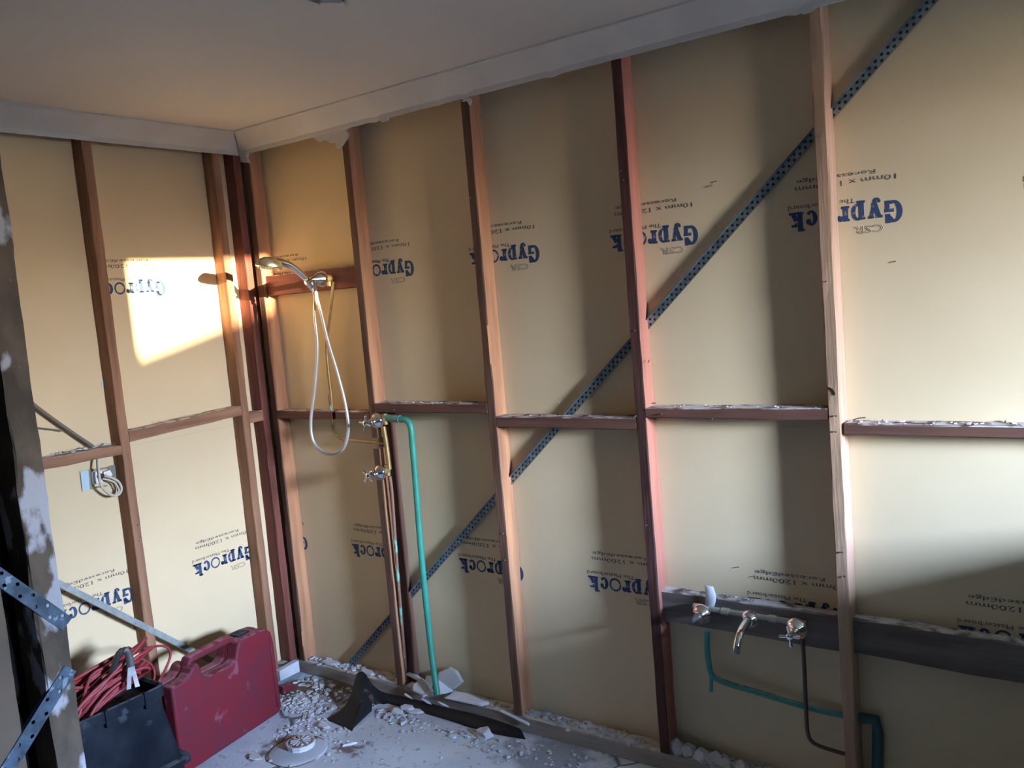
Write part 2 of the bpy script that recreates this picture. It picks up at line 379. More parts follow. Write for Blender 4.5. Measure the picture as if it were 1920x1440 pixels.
def nogx(x0, x1, z0, z1, m, y=-D, y1=0., dz=0, name='nogging', jit=.0014):
    return obj(name, beam((x0, (y+y1)/2, (z0+z1)/2), (x1, (y+y1)/2, (z0+z1)/2+dz), (0, 0, 1), (0, 1, 0), z1-z0, y1-y, jit), W[m], wb)
nogx(.125, .470, 1.207, 1.242, 'brx'); nogx(.495, .689, 1.211, 1.241, 'brx')
nogx(.470, .495, 1.207, 1.242, 'brx', y=-.045)
nogx(.727, 1.290, 1.240, 1.276, 'brx', y=-.074); nogx(1.325, 1.889, 1.190, 1.229, 'brx')
nogx(1.925, 2.495, 1.230, 1.264, 'brx', jit=.002); nogx(2.538, 3.44, 1.190, 1.221, 'brx')
o = nogx(.125, .689, 1.745, 1.832, 'redx', y=-.05, name='blocking_board'); o['label'] = 'red-brown board behind the shower outlet'
nogx(1.926, 2.496, .543, .650, 'grx', y=-.045, dz=-.006, name='blocking_board', jit=.002); nogx(2.532, 3.44, .538, .646, 'grx', y=-.045, dz=-.019, name='blocking_board', jit=.002)
# left wall framing
def lstud(y0, m, wd=.0365, **k):
    return obj('stud', beam((D/2, y0+wd/2, .09), (D/2, y0+wd/2, ZT-.04), (0, 1, 0), (1, 0, 0), wd, D), W[m], wl)
lstud(-.773, 'lwz'); lstud(-.2105, 'lwz'); lstud(-.1035, 'redz'); lstud(-1.373, 'orz'); lstud(-1.973, 'orz')
def nogy(y0, y1, za, zb, h, m='lwy'):
    return obj('nogging', beam((D/2, y0, za), (D/2, y1, zb), (0, 0, 1), (1, 0, 0), h, D, jit=.002), W[m], wl)
nogy(-.736, -.2105, 1.245, 1.265, .042); nogy(-1.336, -.773, 1.212, 1.202, .038); nogy(-.174, -.1035, 1.225, 1.227, .046); nogy(-1.936, -1.373, 1.22, 1.22, .04)
bm = beam((.035, FRONT, ZT-.02), (.035, 0, ZT-.02), (0, 0, 1), (1, 0, 0), .04, D); obj('top_plate', bm, W['bry'], wl)
bm = beam((.035, FRONT, .06), (.035, 0, .06), (0, 0, 1), (1, 0, 0), .06, D, jit=.003); obj('bottom_plate', bm, W['gry'], wl)
# diagonal punched braces let into the frames
a, b = at(655, 1248, 1, -.009), at(1800, -60, 1, -.009)
o = obj('brace_strap', strap(a, b, (0, -1, 0), .024, .022, .0046, flange=.014, fside=1), M_galv, wb); o['label'] = 'galvanised diagonal brace punched with holes'
bm = bmesh.new(); vv_ = V((0, -1, 0)).cross((b-a).normalized()); q_ = [vv_*s_*.011+V((0, z_, 0)) for s_, z_ in ((-1, .004), (1, .004), (1, .0055), (-1, .0055))]
loft(bm, [[p_+x_ for x_ in q_] for p_ in (a, b)]); obj('hole_shade_strip', bm, M_dkmetal, wb)  # added dark strip, paints the shade seen through the brace holes
a, b = at(40, 1058, 0, D+.001), at(400, 1240, 0, D+.001)
o = obj('brace_strap', strap(b, a, (1, 0, 0), .022, .03, .0016, flange=-.02, fside=1), mat('pale_galvanised_steel', (.33, .36, .345), .5, .4, var=(.24, .27, .27), vscale=30), wl); o['label'] = 'galvanised diagonal brace'
# nails and screws
def nail(px, py, ax, val, dirn, ln=.006, r=.0028, parent=wb):
    p = at(px, py, ax, val); bm = bmesh.new(); lathe(bm, [(-.006, r*.4), (ln*.5, r*.4), (ln*.5, r), (ln, r), (ln+.0005, r*.6)], p, dirn, 8); obj('nail', bm, M_steel, parent)
for q in ((1550, 527), (1569, 779), (1568, 809), (1538, 255), (1166, 320), (1170, 338), (1191, 620), (1213, 985), (1240, 1170), (883, 370), (1193, 780), (948, 1050), (1581, 1035), (1585, 1080), (944, 1000)):
    nail(*q, 1, -D-.001, (random.uniform(-.3, .3), -1, random.uniform(-.3, .3)))
for q in ((1343, 340), (1343, 425), (1679, 490), (1335, 348), (1385, 1063), (1415, 1080)): nail(*q, 1, -.001, (0, -1, 0), .005, .0022)
for q in ((1242, 776), (1336, 785), (740, 768), (1190, 782)): nail(*q, 1, -D-.002, (0, -1, 0))
for q in ((180, 450), (192, 465), (258, 985), (263, 1008), (261, 1014), (240, 852), (452, 765)): nail(*q, 0, D+.001, (1, 0, .2), parent=wl)
gb = bmesh.new(); tube(gb, [at(x_, y_, 1, -D-.0012) for x_, y_ in ((1551, 727), (1556, 728), (1561, 731), (1564, 736), (1565, 741))], .0016, 6, smooth=4); obj('gouge', gb, M_dark, wb)  # near-black tube paints the shaded hollow of a notch
def bent_nail(px, py, d):
    p = at(px, py, 1, -.05); bm = bmesh.new(); tube(bm, [p, p+V(d)*.5+V((0, 0, .002)), p+V(d)], .0014, 6); obj('nail', bm, M_dkmetal, wb)
bent_nail(1600, 787, (.035, -.01, .008)); bent_nail(1222, 757, (.02, -.01, .003)); bent_nail(1218, 675, (.004, -.02, -.006))

# ------------------------------------------------------------ printed lettering (upside down on the sheets)
def arcp(bm, cx, cy, rx, ry, tx, ty, a0, a1, n=18):
    P0 = []
    for k in range(n+1):
        a = math.radians(a0+(a1-a0)*k/n); P0.append(((cx+rx*math.cos(a), cy+ry*math.sin(a)), (cx+(rx-tx)*math.cos(a), cy+(ry-ty)*math.sin(a))))
    for p, q in zip(P0, P0[1:]): bm.faces.new([bm.verts.new((*s, 0)) for s in (p[0], q[0], q[1], p[1])])
def quad(bm, *pts): bm.faces.new([bm.verts.new((*p, 0)) for p in pts])
def rc(bm, x0, y0, x1, y1): quad(bm, (x0, y0), (x1, y0), (x1, y1), (x0, y1))
bm = bmesh.new()                    # heavy slab letters, cap height 1
# G
arcp(bm, .42, .5, .42, .52, .27, .14, 75, 300); rc(bm, .42, .86, .60, 1.0); rc(bm, .58, .60, .82, 1.03); quad(bm, (.40, .88), (.60, .98), (.82, .70), (.58, .66))
rc(bm, .40, .36, .86, .52); rc(bm, .60, -.02, .82, .40); quad(bm, (.45, .0), (.66, -.02), (.66, .16), (.45, .13))
# y
quad(bm, (.98, .70), (1.24, .70), (1.48, .02), (1.22, -.06)); quad(bm, (1.42, .70), (1.60, .70), (1.38, -.10), (1.20, -.16))
rc(bm, .94, .60, 1.30, .73); rc(bm, 1.36, .60, 1.64, .73); arcp(bm, 1.22, -.08, .19, .15, .13, .11, 180, 380); arcp(bm, 1.10, -.06, .09, .08, .088, .078, 0, 360)
# p
rc(bm, 1.82, -.18, 2.09, .73); rc(bm, 1.76, .61, 2.0, .73); rc(bm, 1.76, -.18, 2.17, -.06); arcp(bm, 2.13, .35, .32, .40, .21, .13, -125, 125)
# r
rc(bm, 2.60, 0, 2.87, .73); rc(bm, 2.53, .61, 2.80, .73); rc(bm, 2.53, 0, 2.95, .12); arcp(bm, 2.98, .46, .17, .27, .15, .14, 20, 180); arcp(bm, 3.04, .56, .12, .14, .118, .138, 0, 360)
# o, thin ring
arcp(bm, 3.64, .37, .42, .41, .115, .115, 0, 360, 36)
# c
arcp(bm, 4.46, .365, .31, .38, .23, .12, 25, 325); arcp(bm, 4.62, .53, .13, .14, .128, .138, 0, 360)
# k
rc(bm, 4.92, 0, 5.19, .96); rc(bm, 4.84, .84, 5.10, .96); rc(bm, 4.84, 0, 5.24, .12); quad(bm, (5.14, .26), (5.20, .46), (5.46, .70), (5.26, .70)); quad(bm, (5.14, .40), (5.36, .46), (5.60, .0), (5.30, .0))
rc(bm, 5.20, .61, 5.52, .73); rc(bm, 5.24, 0, 5.64, .12)
big = bpy.data.meshes.new('lettering'); bm.to_mesh(big); bm.free()
big.transform(Matrix.Diagonal((.302/5.56, .058, 1, 1))); big.materials.append(M_ink)
def textmesh(s, x, y, width, h, outline=False):
    c = bpy.data.curves.new('t', 'FONT'); c.body = s; c.size = 1; c.resolution_u = 2
    if outline: c.fill_mode = 'NONE'; c.bevel_depth = .025; c.bevel_resolution = 0
    else: c.offset = .012
    o = bpy.data.objects.new('t', c); COL.objects.link(o); bpy.context.view_layer.update()
    me = bpy.data.meshes.new_from_object(o.evaluated_get(bpy.context.evaluated_depsgraph_get()))
    bpy.data.objects.remove(o); bpy.data.curves.remove(c)
    xs = [v.co.x for v in me.vertices]; x0, x1 = min(xs), max(xs); ys = [v.co.y for v in me.vertices]; top = .72
    me.transform(Matrix.Translation((x, y, 0)) @ Matrix.Diagonal((width/(x1-x0), h/top, .02, 1)) @ Matrix.Translation((-x0, 0, 0)))
    return me
def joinm(name, mes, m):
    bm = bmesh.new()
    for me in mes: bm.from_mesh(me)
    r = bpy.data.meshes.new(name); bm.to_mesh(r); bm.free(); r.materials.append(m); return r
small = joinm('small_lettering', [textmesh('The Plasterboard', .122, -.0185, .186, .0128), textmesh('10mm x 1200mm', .013, -.071, .272, .0145), textmesh('RecessedEdge', .065, -.090, .215, .0118)], M_ink2)
emb = joinm('emblem', [textmesh('CSR', .050, .060, .078, .021, True)], M_ink3)
def logo(parent, side, h, z):
    """side 'R': h = world x of the right-hand (G) end; 'L': h = world y of it"""
    off = V(parent['_w'])
    if side == 'R': mt = Matrix(((-1, 0, 0, h), (0, 0, -1, -.0006), (0, -1, 0, z), (0, 0, 0, 1)))
    else: mt = Matrix(((0, 0, 1, .0006), (-1, 0, 0, h), (0, -1, 0, z), (0, 0, 0, 1)))
    for n_, me in (('lettering', big), ('lettering', small), ('emblem', emb)):
        o = bpy.data.objects.new(n_, me); COL.objects.link(o); o.parent = parent
        o.matrix_basis = Matrix.Translation(-off) @ mt
for x in (.355, .941, 1.524, 2.112, 2.70, 3.29): logo(wb, 'R', x, 1.826)
for x in (.148, .742, 1.338, 1.925, 2.510, 3.107): logo(wb, 'R', x, .650)
for y in (-.458, -1.05): logo(wl, 'L', y, 1.836)
for y in (-.185, -.762): logo(wl, 'L', y, .655)

# ------------------------------------------------------------ cornices
def cove(axis, lo, hi, name, rag=.004):
    prof = [(0, 0)]+[(.006, 0)]
    for k in range(9):
        a = k/8*pi/2; prof.append((.079-.073*math.cos(a)+.0, .006+.073*math.sin(a)))   # concave quarter
    prof.append((.085, ZT-ZC))
    prof = [(0, 0), (.007, 0)]+[(.007+.072*(1-math.cos(k/8*pi/2)), .004+.074*math.sin(k/8*pi/2)) for k in range(9)]+[(.0845, .0785), (.0845, ZT-ZC)]
    n = int((hi-lo)/.012); bm = bmesh.new(); rings = []
    for k in range(n+1):
        s = k/n; r = []
        for i, (o_, h) in enumerate(prof):
            c0 = D+o_; t = c0+(hi-c0)*s
            z = ZC+h
            if i < 2:
                q = noise.noise((t*14, axis*9, 3.3)); q2 = noise.noise((t*45, axis*5, 1.1))
                z += (-max(0, q-.42)*.03+max(0, q2)*.7*rag)
            r.append(V((t, -D-o_, z)) if axis == 0 else V((D+o_, -t, z)))
        rings.append(r)
    loft(bm, rings, close=False)
    # back of the plaster so that it has thickness
    back = [[(r[0]+(V((0, .001, .008)) if axis == 0 else V((-.001, 0, .008)))), r[-1]+(V((0, .006, 0)) if axis == 0 else V((-.006, 0, 0)))] for r in rings]
    loft(bm, [[r[0], b_[0], b_[1]] for r, b_ in zip(rings, back)], close=False)
    o = obj(name, bm, M_plaster, smooth=True, auto=35); o['kind'] = 'structure'; return o
c1 = cove(0, 0, WX, 'trim_1'); c2 = cove(1, 0, -FRONT, 'trim_2')
def frag(parent, pts, y, t=.009):
    P_ = [at(px, py, 1, y) for px, py in pts]; bm = bmesh.new()
    prism(bm, [(p.x, p.z) for p in P_], (0, y, 0), (1, 0, 0), (0, 0, 1), t); obj('plaster_remnant', bm, M_plaster, parent)
frag(c1, [(588, 256), (600, 266), (612, 262), (622, 268), (630, 265), (634, 278), (645, 274), (652, 263), (656, 252), (652, 244), (662, 236), (640, 238)], -D+.004)
frag(c1, [(451, 285), (454, 304), (462, 305), (470, 306), (466, 295), (468, 285), (472, 278)], -D+.002)
frag(c1, [(712, 222), (718, 229), (728, 226), (731, 219)], -D); frag(c1, [(868, 191), (878, 190), (883, 198), (886, 188), (880, 184)], -D)
frag(c1, [(1500, 24), (1506, 27), (1520, 24), (1530, 16), (1500, 18)], -D)

# ------------------------------------------------------------ partition on the left, close to the camera
pt = empty('wall_partition', (1.35, -2.2, F), kind='structure')
bm = beam((1.355, -1.732, F), (1.355, -1.732, ZT), (0, 1, 0), (1, 0, 0), .056, .09, jit=.003, seg=.03); obj('stud', bm, M_post, pt)
bm = beam((1.355, -1.852, F), (1.355, -1.852, ZT), (0, 1, 0), (1, 0, 0), .070, .09, jit=.002, seg=.04); obj('stud', bm, M_post2, pt)
for y in (-2.4, -3.0, -3.55): obj('stud', beam((1.355, y, F), (1.355, y, ZT), (0, 1, 0), (1, 0, 0), .05, .09), M_post2, pt)
bm = bmesh.new(); box(bm, (1.296, FRONT, F), (1.309, -1.708, ZT)); obj('shade_sheet', bm, M_dark, pt)  # added dark sheet, paints the shade between the studs
a, b = at(126, 1170, 0, 1.402), at(-140, 985, 0, 1.402)
obj('brace_strap', strap(a, b, (1, 0, 0), .030, .040, .0042, flange=-.012, fside=1), M_galv2, pt)
a, b = at(132, 1253, 0, 1.402), at(-40, 1530, 0, 1.402)
obj('brace_strap', strap(a, b, (1, 0, 0), .030, .046, .0042, flange=-.012, fside=-1), M_galv2, pt)

# ------------------------------------------------------------ taps
def tap(name, flange, label, axis=(0, -1, 0), rot=.3, handle=True, size=1., group=None, body=True):
    o = V(flange); ax = V(axis).normalized(); t = empty(name, o, label, 'tap', group)
    bm = bmesh.new(); s = size
    lathe(bm, [(0, .031*s), (.004, .032*s), (.009, .030*s), (.018, .022*s), (.026, .015*s), (.032, .0125*s)], o, ax, 28); obj('flange', bm, M_chrome, t, True, auto=40)
    bm = bmesh.new(); lathe(bm, [(.028, .012*s), (.036, .013*s), (.040, .0095*s), (.055, .0085*s), (.062, .006*s)]+([] if handle else [(.075, .0055*s), (.076, .003)]), o, ax, 18); obj('spindle', bm, M_chrome if handle else M_steel, t, True, auto=40)
    if handle:
        c = o+ax*.066*s; bm = bmesh.new(); lathe(bm, [(-.009, .008), (-.004, .0105), (.004, .0105), (.008, .007), (.009, .001)], c, ax, 16)
        a = ax.orthogonal().normalized(); b_ = ax.cross(a)
        for k in range(4):
            th = rot+k*pi/2; d = a*math.cos(th)+b_*math.sin(th)
            lathe(bm, [(.006, .0042), (.014, .0038), (.024, .0052), (.029, .0055), (.032, .003)], c, d, 10)
        obj('cross_handle', bm, M_chrome, t, True, auto=40)
    return t
pA = V((.765, -.105, 1.207)); pB = V((.742, -.105, 1.003))
pA = at(707, 789, 1, -.108); pB = at(712, 886, 1, -.108)
tA = tap('shower_tap', pA, 'upper of the two chrome cross-handle shower taps, at nogging height', rot=.55)
tB = tap('shower_tap', pB, 'lower of the two chrome cross-handle shower taps on the brass pipe', rot=.1)
for t_, p in ((tA, pA), (tB, pB)):
    bm = bmesh.new(); q = p+V((0, .045, 0)); lathe(bm, [(0, .013), (.045, .013)], q, (0, -1, 0), 14); lathe(bm, [(-.022, .012), (.022, .012)], q, (0, 0, 1), 14); obj('tap_body', bm, M_brass, t_, True, auto=40)
# basin taps on the lower board
qL = at(1316, 1150, 1, -.085); qR = at(1494, 1178, 1, -.085); qS = at(1406, 1160, 1, -.085)
tap('basin_tap', qL, 'left basin tap with its handle missing, bare spindle in a chrome flange', handle=False, size=1.02)
tR = tap('basin_tap', qR, 'right basin tap with chrome cross handle above the dark copper pipe', rot=.9, size=1.05)
sp = empty('basin_spout', qS, 'curved chrome spout between the two basin taps', 'spout')
bm = bmesh.new(); lathe(bm, [(0, .026), (.004, .027), (.010, .024), (.02, .015)], qS, (0, -1, 0), 24); obj('flange', bm, M_chrome, sp, True, auto=40)
bm = bmesh.new(); tube(bm, [qS+V((0, -.01, 0)), qS+V((0, -.05, -.004)), qS+V((0, -.09, -.018)), qS+V((0, -.115, -.040)), qS+V((0, -.122, -.062))], lambda t: .0135-.003*t, 16, smooth=5); obj('spout_tube', bm, M_chrome, sp, True, auto=50)
bm = bmesh.new(); a, b = at(1300, 1137, 1, -.062), at(1512, 1170, 1, -.062)
tube(bm, [a, b], .0085, 14)
for s in (.04, .30, .52, .72, .92): c = a.lerp(b, s); lathe(bm, [(-.012, .0115), (.012, .0115)], c, (b-a), 12)
for q in (qL, qR, qS): lathe(bm, [(0, .011), (.03, .011)], q+V((0, .028, 0)), (0, -1, 0), 12)
tag(obj('water_pipe', bm, mat('dirty_brass', (.30, .30, .24), .6, .3, dust=((.5, .5, .48), .6)), smooth=True, auto=40), 'short dusty brass pipe joining the basin taps along the board', 'pipe')
# torn paper curl and scrap
bm = bmesh.new(); rows = []
for k in range(9):
    t_ = k/8; c = at(1328+6*math.sin(t_*2.6)-3*t_, 1142-44*t_, 1, -.05-.012*math.sin(t_*3)); wd = .017-.006*abs(t_-.45)
    rows.append([c+V((-wd, 0, 0)), c+V((-wd*.3, -.004, .001)), c+V((wd*.5, -.003, 0)), c+V((wd, .002, -.002))])
loft(bm, [r+[p+V((0, .002, 0)) for p in reversed(r)] for r in rows]); tag(obj('torn_lining_strip', bm, M_shard, smooth=True, auto=60), 'torn pale strip curling up behind the left basin tap', 'scrap')

# ------------------------------------------------------------ pipes
def pipe(name, pts, r, m, label, smooth=5, n=12, cat='pipe', extra=None):
    bm = bmesh.new(); tube(bm, pts, r, n, smooth=smooth)
    if extra: extra(bm)
    return tag(obj(name, bm, m, smooth=True, auto=50), label, cat)
A = lambda x, y, yy: at(x, y, 1, yy)
gp = pipe('green_water_pipe', [A(727, 783, -.062), A(748, 786, -.062), A(762, 788, -.062), A(770, 800, -.062), A(773, 830, -.062), A(779, 900, -.062), A(790, 1040, -.062), A(803, 1170, -.062), A(813, 1255, -.08), A(820, 1302, -.10)], .0125, M_green,
          'bright green lagged pipe dropping from the upper shower tap to the floor')
bm = bmesh.new(); a, b = A(725, 783, -.062), A(750, 786, -.062); tube(bm, [a, b], .0145, 12); tube(bm, [b-V((.003, 0, 0)), b], .0155, 12)
o = obj('lagging_sleeve', bm, mat('faded_green_sleeve', (.10, .22, .17), .6, dust=((.4, .42, .4), .5)), gp, True, auto=50); o['label'] = 'faded grey-green sleeve'
pipe('brass_pipe', [A(719, 800, -.062), A(724, 830, -.062), A(728, 860, -.062), A(730, 880, -.062)], .0095, M_brass, 'short bright brass pipe standing between the two shower taps', smooth=0)
pipe('copper_drop_pipe', [A(731, 893, -.062), A(735, 925, -.060), A(741, 1010, -.058), A(747, 1090, -.056), A(756, 1200, -.05), A(763, 1275, -.045)], .0065, M_verd, 'brown copper pipe with green corrosion running down beside the second stud')
pipe('riser_pipe', [A(625, 528, -.055), A(622, 560, -.055), A(613, 640, -.055), A(614, 680, -.055), A(621, 745, -.055), A(623, 790, -.055), A(627, 810, -.055), A(638, 821, -.055), A(655, 825, -.055), A(715, 831, -.055), A(727, 834, -.055)], .0062, M_brass, 'thin brass riser pipe bending from the taps up to the shower outlet')
bm = bmesh.new(); tube(bm, [A(619, 738, -.055), A(621.5, 768, -.055)], .0085, 12); o = tag(obj('pipe_joint', bm, M_verd, smooth=True, auto=50), 'green-corroded joint sleeve on the riser pipe above the nogging', 'pipe fitting')
pipe('green_basin_pipe', [A(1326, 1182, -.058), A(1326, 1215, -.05), A(1330, 1250, -.045), A(1337, 1268, -.042), A(1360, 1280, -.04), A(1420, 1298, -.036), A(1500, 1322, -.03), A(1560, 1337, -.026), A(1610, 1347, -.02), A(1640, 1352, -.018)], .0095, M_dgreen, 'dusty green lagged pipe running sideways under the basin taps',
     extra=lambda bm: tube(bm, [A(1334, 1262, -.045), A(1333, 1296, -.045)], .006, 8))
bm = bmesh.new(); tube(bm, [A(1612, 1346, -.02), A(1642, 1350, -.02), A(1646, 1375, -.022), A(1645, 1470, -.022)], .016, 12); tag(obj('lagged_drop_pipe', bm, mat('dark_teal_lagging', (.03, .09, .09), .7), smooth=True, auto=50), 'dark teal lagged pipe elbow at the lower right beside the stud', 'pipe')
pipe('copper_basin_pipe', [A(1505, 1200, -.06), A(1508, 1250, -.055), A(1511, 1320, -.05), A(1514, 1370, -.047), A(1522, 1390, -.045), A(1545, 1402, -.04), A(1600, 1418, -.02)], .006, M_dkcu, 'dark thin copper pipe hanging below the right basin tap')

# ------------------------------------------------------------ hand shower
E0 = V((.53, -.05, 1.79))
sh = empty('hand_shower', (.53, -.06, 1.70), 'chrome hand shower on a wall bracket with its long hose hanging in a loop', 'shower')
bm = bmesh.new(); lathe(bm, [(0, .016), (.022, .016), (.024, .012), (.05, .012)], E0, (0, -1, 0), 12); lathe(bm, [(-.03, .010), (.0, .011)], E0+V((0, -.012, 0)), (0, 0, 1), 12); obj('wall_elbow', bm, M_brass, sh, True, auto=40)
bm = bmesh.new(); o = E0+V((0, -.045, 0)); lathe(bm, [(0, .032), (.004, .033), (.012, .031), (.028, .024), (.042, .016), (.055, .012), (.062, .010)], o, (-.05, -1, 0), 28)
lathe(bm, [(0, .010), (.030, .009), (.034, .0105), (.046, .010), (.048, .007)], o+V((0, -.045, -.004)), (.1, -.1, -1), 14)
tube(bm, [o+V((0, -.05, 0)), o+V((-.002, -.075, -.008)), o+V((-.006, -.088, -.012))], .0085, 12)
hb = V((.514, -.150, 1.772))
lathe(bm, [(-.012, .0145), (.012, .0155)], hb, (0, -.8, .75), 18)
obj('swivel_bracket', bm, M_chrome, sh, True, auto=40)
path = [V((.512, -.135, 1.748)), V((.512, -.150, 1.776)), V((.506, -.180, 1.812)), V((.496, -.220, 1.848)), V((.485, -.258, 1.864)), V((.477, -.29, 1.868))]
hs = obj('handset', (lambda b: (tube(b, path, lambda t: .0105+.006*t, 18, smooth=6), b)[1])(bmesh.new()), M_chrome, sh, True, auto=60)
hc = V((.470, -.308, 1.858)); ha = V((-.10, -.16, -.97)).normalized()
bm = bmesh.new(); lathe(bm, [(-.030, .004), (-.027, .021), (-.019, .036), (-.007, .047), (.004, .052), (.010, .052)], hc, ha, 30); o = obj('head_shell', bm, M_head, hs, True, auto=50); o.location = (0, 0, 0)
bm = bmesh.new(); lathe(bm, [(.0102, .050), (.014, .047), (.0155, .001)], hc, ha, 30)
a = ha.orthogonal().normalized(); b_ = ha.cross(a)
for rr_, nn_ in ((.010, 6), (.020, 11), (.030, 16), (.040, 22)):
    for k in range(nn_):
        th = 2*pi*k/nn_; c = hc+(a*math.cos(th)+b_*math.sin(th))*rr_; lathe(bm, [(.013, .0018), (.019, .0013), (.0195, .0003)], c, ha, 6)
o = obj('spray_face', bm, M_head, hs, False); o.location = (0, 0, 0)
H = lambda x, y, yy=-.14: at(x, y, 1, yy)
hp = [V((.511, -.132, 1.742)), V((.512, -.128, 1.715)), H(590, 590), H(595, 650), H(591, 720), H(583, 790), H(588, 828), H(606, 848), H(628, 850), H(645, 838), H(653, 805), H(648, 760), H(633, 700), H(615, 640), H(603, 590), E0+V((.006, -.092, -.075)), E0+V((.003, -.09, -.048))]
sm = smoothpath(hp, 26); bm = bmesh.new(); tube(bm, sm, .0062, 12)
for i in range(0, len(sm)-1):        # ribs of the metal hose
    pass
ring = []
tl = 0; pts2 = []
for p, q in zip(sm, sm[1:]):
    for s in range(4): pts2.append(p.lerp(q, s/4))
bm.free(); bm = bmesh.new(); cnt = len(pts2); tube(bm, pts2, lambda t: .0060+(.0009 if int(round(t*(cnt-1))) % 2 else -.0002), 9); obj('hose', bm, M_tubs, sh, True)

# ------------------------------------------------------------ socket bracket and cables on the left wall
X = lambda x, y, xx=.012: at(x, y, 0, xx)
mb = empty('mounting_bracket', X(190, 920), 'steel mounting bracket with the back of a white socket on the left wall', 'bracket')
def plate(pts, xx, t, name, m, parent=mb):
    P_ = [X(*p, xx) for p in pts]; bm = bmesh.new(); prism(bm, [(p.y, p.z) for p in P_], (xx, 0, 0), (0, 1, 0), (0, 0, 1), t); return obj(name, bm, m, parent)
plate([(150, 884), (166, 881), (168, 918), (154, 921)], .004, .003, 'blue_film', M_blue)
plate([(165, 881), (173, 879), (176, 916), (168, 918)], .004, .004, 'bracket_wing', M_zinc)
plate([(208, 873), (222, 870), (228, 905), (214, 907)], .004, .003, 'bracket_wing', mat('dull_tin', (.20, .22, .18), .5, .5))
plate([(202, 875), (210, 872), (216, 907), (208, 905)], .005, .004, 'bracket_wing', M_zinc)
plate([(172, 880), (204, 875), (205, 878), (173, 883)], .006, .005, 'bracket_rail', M_zinc)
plate([(172, 914), (200, 909), (200, 912), (173, 916)], .006, .005, 'bracket_rail', M_zinc)
plate([(170, 885), (188, 882), (189, 904), (173, 908)], .01, .012, 'socket_back', M_white)
plate([(190, 885), (202, 881), (207, 889), (204, 894), (193, 895)], .01, .015, 'socket_back', M_white)
bm = bmesh.new(); c = X(187, 893, .022); lathe(bm, [(0, .012), (.008, .011), (.009, .004)], c, (1, 0, 0), 14); obj('terminal_block', bm, M_dkmetal, mb, True, auto=40)
def cable(pts, r, m, label, name='electrical_cable'):
    bm = bmesh.new(); tube(bm, pts, r, 8, smooth=6); tag(obj(name, bm, m, smooth=True), label, 'cable')
cable([X(40, 735, .03), X(62, 757, .03), X(100, 786, .03), X(140, 814, .03), X(170, 834, .035), X(177, 840, .04)], .0065, M_dcable, 'thick dark grey cable sloping down to the left nogging')
cable([X(50, 800, .02), X(70, 802, .02), X(105, 806, .02), X(119, 808, .024)], .0025, M_dcable, 'thin dark cable ending against the thick sloping cable')
cable([X(185, 850, .03), X(184, 866, .05), X(186, 890, .06), X(188, 905, .062), X(193, 915, .06), X(203, 924, .058), X(214, 929, .055), X(224, 926, .05), X(228, 915, .048), X(222, 903, .045), X(212, 897, .04), X(203, 894, .03), X(196, 890, .022)], .0048, M_cable, 'pale grey flat cable looping down behind the socket bracket')
cable([X(182, 850, .035), X(182, 868, .045), X(184, 890, .05), X(188, 908, .052), X(200, 924, .055), X(214, 930, .05), X(223, 920, .045), X(216, 906, .04), X(204, 900, .035), X(192, 898, .026)], .0035, M_cable, 'second pale cable looping inside the first below the nogging')
plate([(190, 713), (193, 712), (194, 727), (191, 728)], .001, .001, 'film_scrap', M_blue, wl)

# ------------------------------------------------------------ red tool case
o0 = at(530, 1333, 2, F); u = V((.13, -.9915, 0)).normalized(); n = V((.9915, .13, 0)).normalized(); dep = .115
tcse = empty('tool_case', o0+u*.26-n*dep/2, 'dusty red moulded tool case standing on its edge against the left wall', 'tool case')
base = [(.018, .0), (.505, .0), (.52, .012), (.52, .335), (.455, .338), (.435, .352), (.42, .372), (.395, .376), (.385, .365), (.375, .318), (.345, .303), (.235, .300), (.212, .312), (.200, .350), (.188, .372), (.172, .376), (.085, .372), (.035, .366), (.012, .345), (.004, .30), (0, .02)]
bm = bmesh.new(); prism(bm, base, o0-n*dep, u, V((0, 0, 1)), 0)if False else None
def casepoly(poly, k0, k1, inset=0):
    P0 = [o0+u*a+V((0, 0, b)) for a, b in poly]
    A_ = [bm.verts.new(p-n*k0) for p in P0]; B_ = [bm.verts.new(p-n*k1) for p in P0]
    bm.faces.new(A_); bm.faces.new(B_[::-1])
    for i in range(len(P0)):
        j = (i+1) % len(P0); bm.faces.new((A_[i], B_[i], B_[j], A_[j]))
casepoly(base, 0, dep/2-.001)
obj('front_shell', bm, M_red, tcse, True, bevel=.010, bseg=4, auto=35)
bm = bmesh.new(); casepoly(base, dep/2+.001, dep); obj('back_shell', bm, M_red, tcse, True, bevel=.012, bseg=4, auto=35)
bm = bmesh.new(); cx = sum(p[0] for p in base)/len(base)
casepoly([(a*.985+.004, b*.985+.002) for a, b in base], dep/2-.004, dep/2+.004); obj('seam', bm, mat('seam_red', (.15, .012, .02), .6), tcse)
bm = bmesh.new(); a = o0+u*.192+V((0, 0, .386))-n*dep*.42; b_ = o0+u*.41+V((0, 0, .386))-n*dep*.42
def rr(c, hw, hh, ax1, ax2): return [c+ax1*(hw*math.copysign(abs(math.cos(t))**.6, math.cos(t)))+ax2*(hh*math.copysign(abs(math.sin(t))**.6, math.sin(t))) for t in [2*pi*(k+.5)/14 for k in range(14)]]
loft(bm, [rr(a.lerp(b_, s)+V((0, 0, dz)), .023, .014, n, V((0, 0, 1))) for s, dz in ((-.06, -.045), (-.03, -.02), (.03, -.003), (.12, 0), (.88, 0), (.97, -.003), (1.03, -.02), (1.06, -.045))]); obj('handle', bm, M_red, tcse, True, auto=50)
bm = bmesh.new(); c = o0+u*.125+V((0, 0, .374))-n*dep*.5
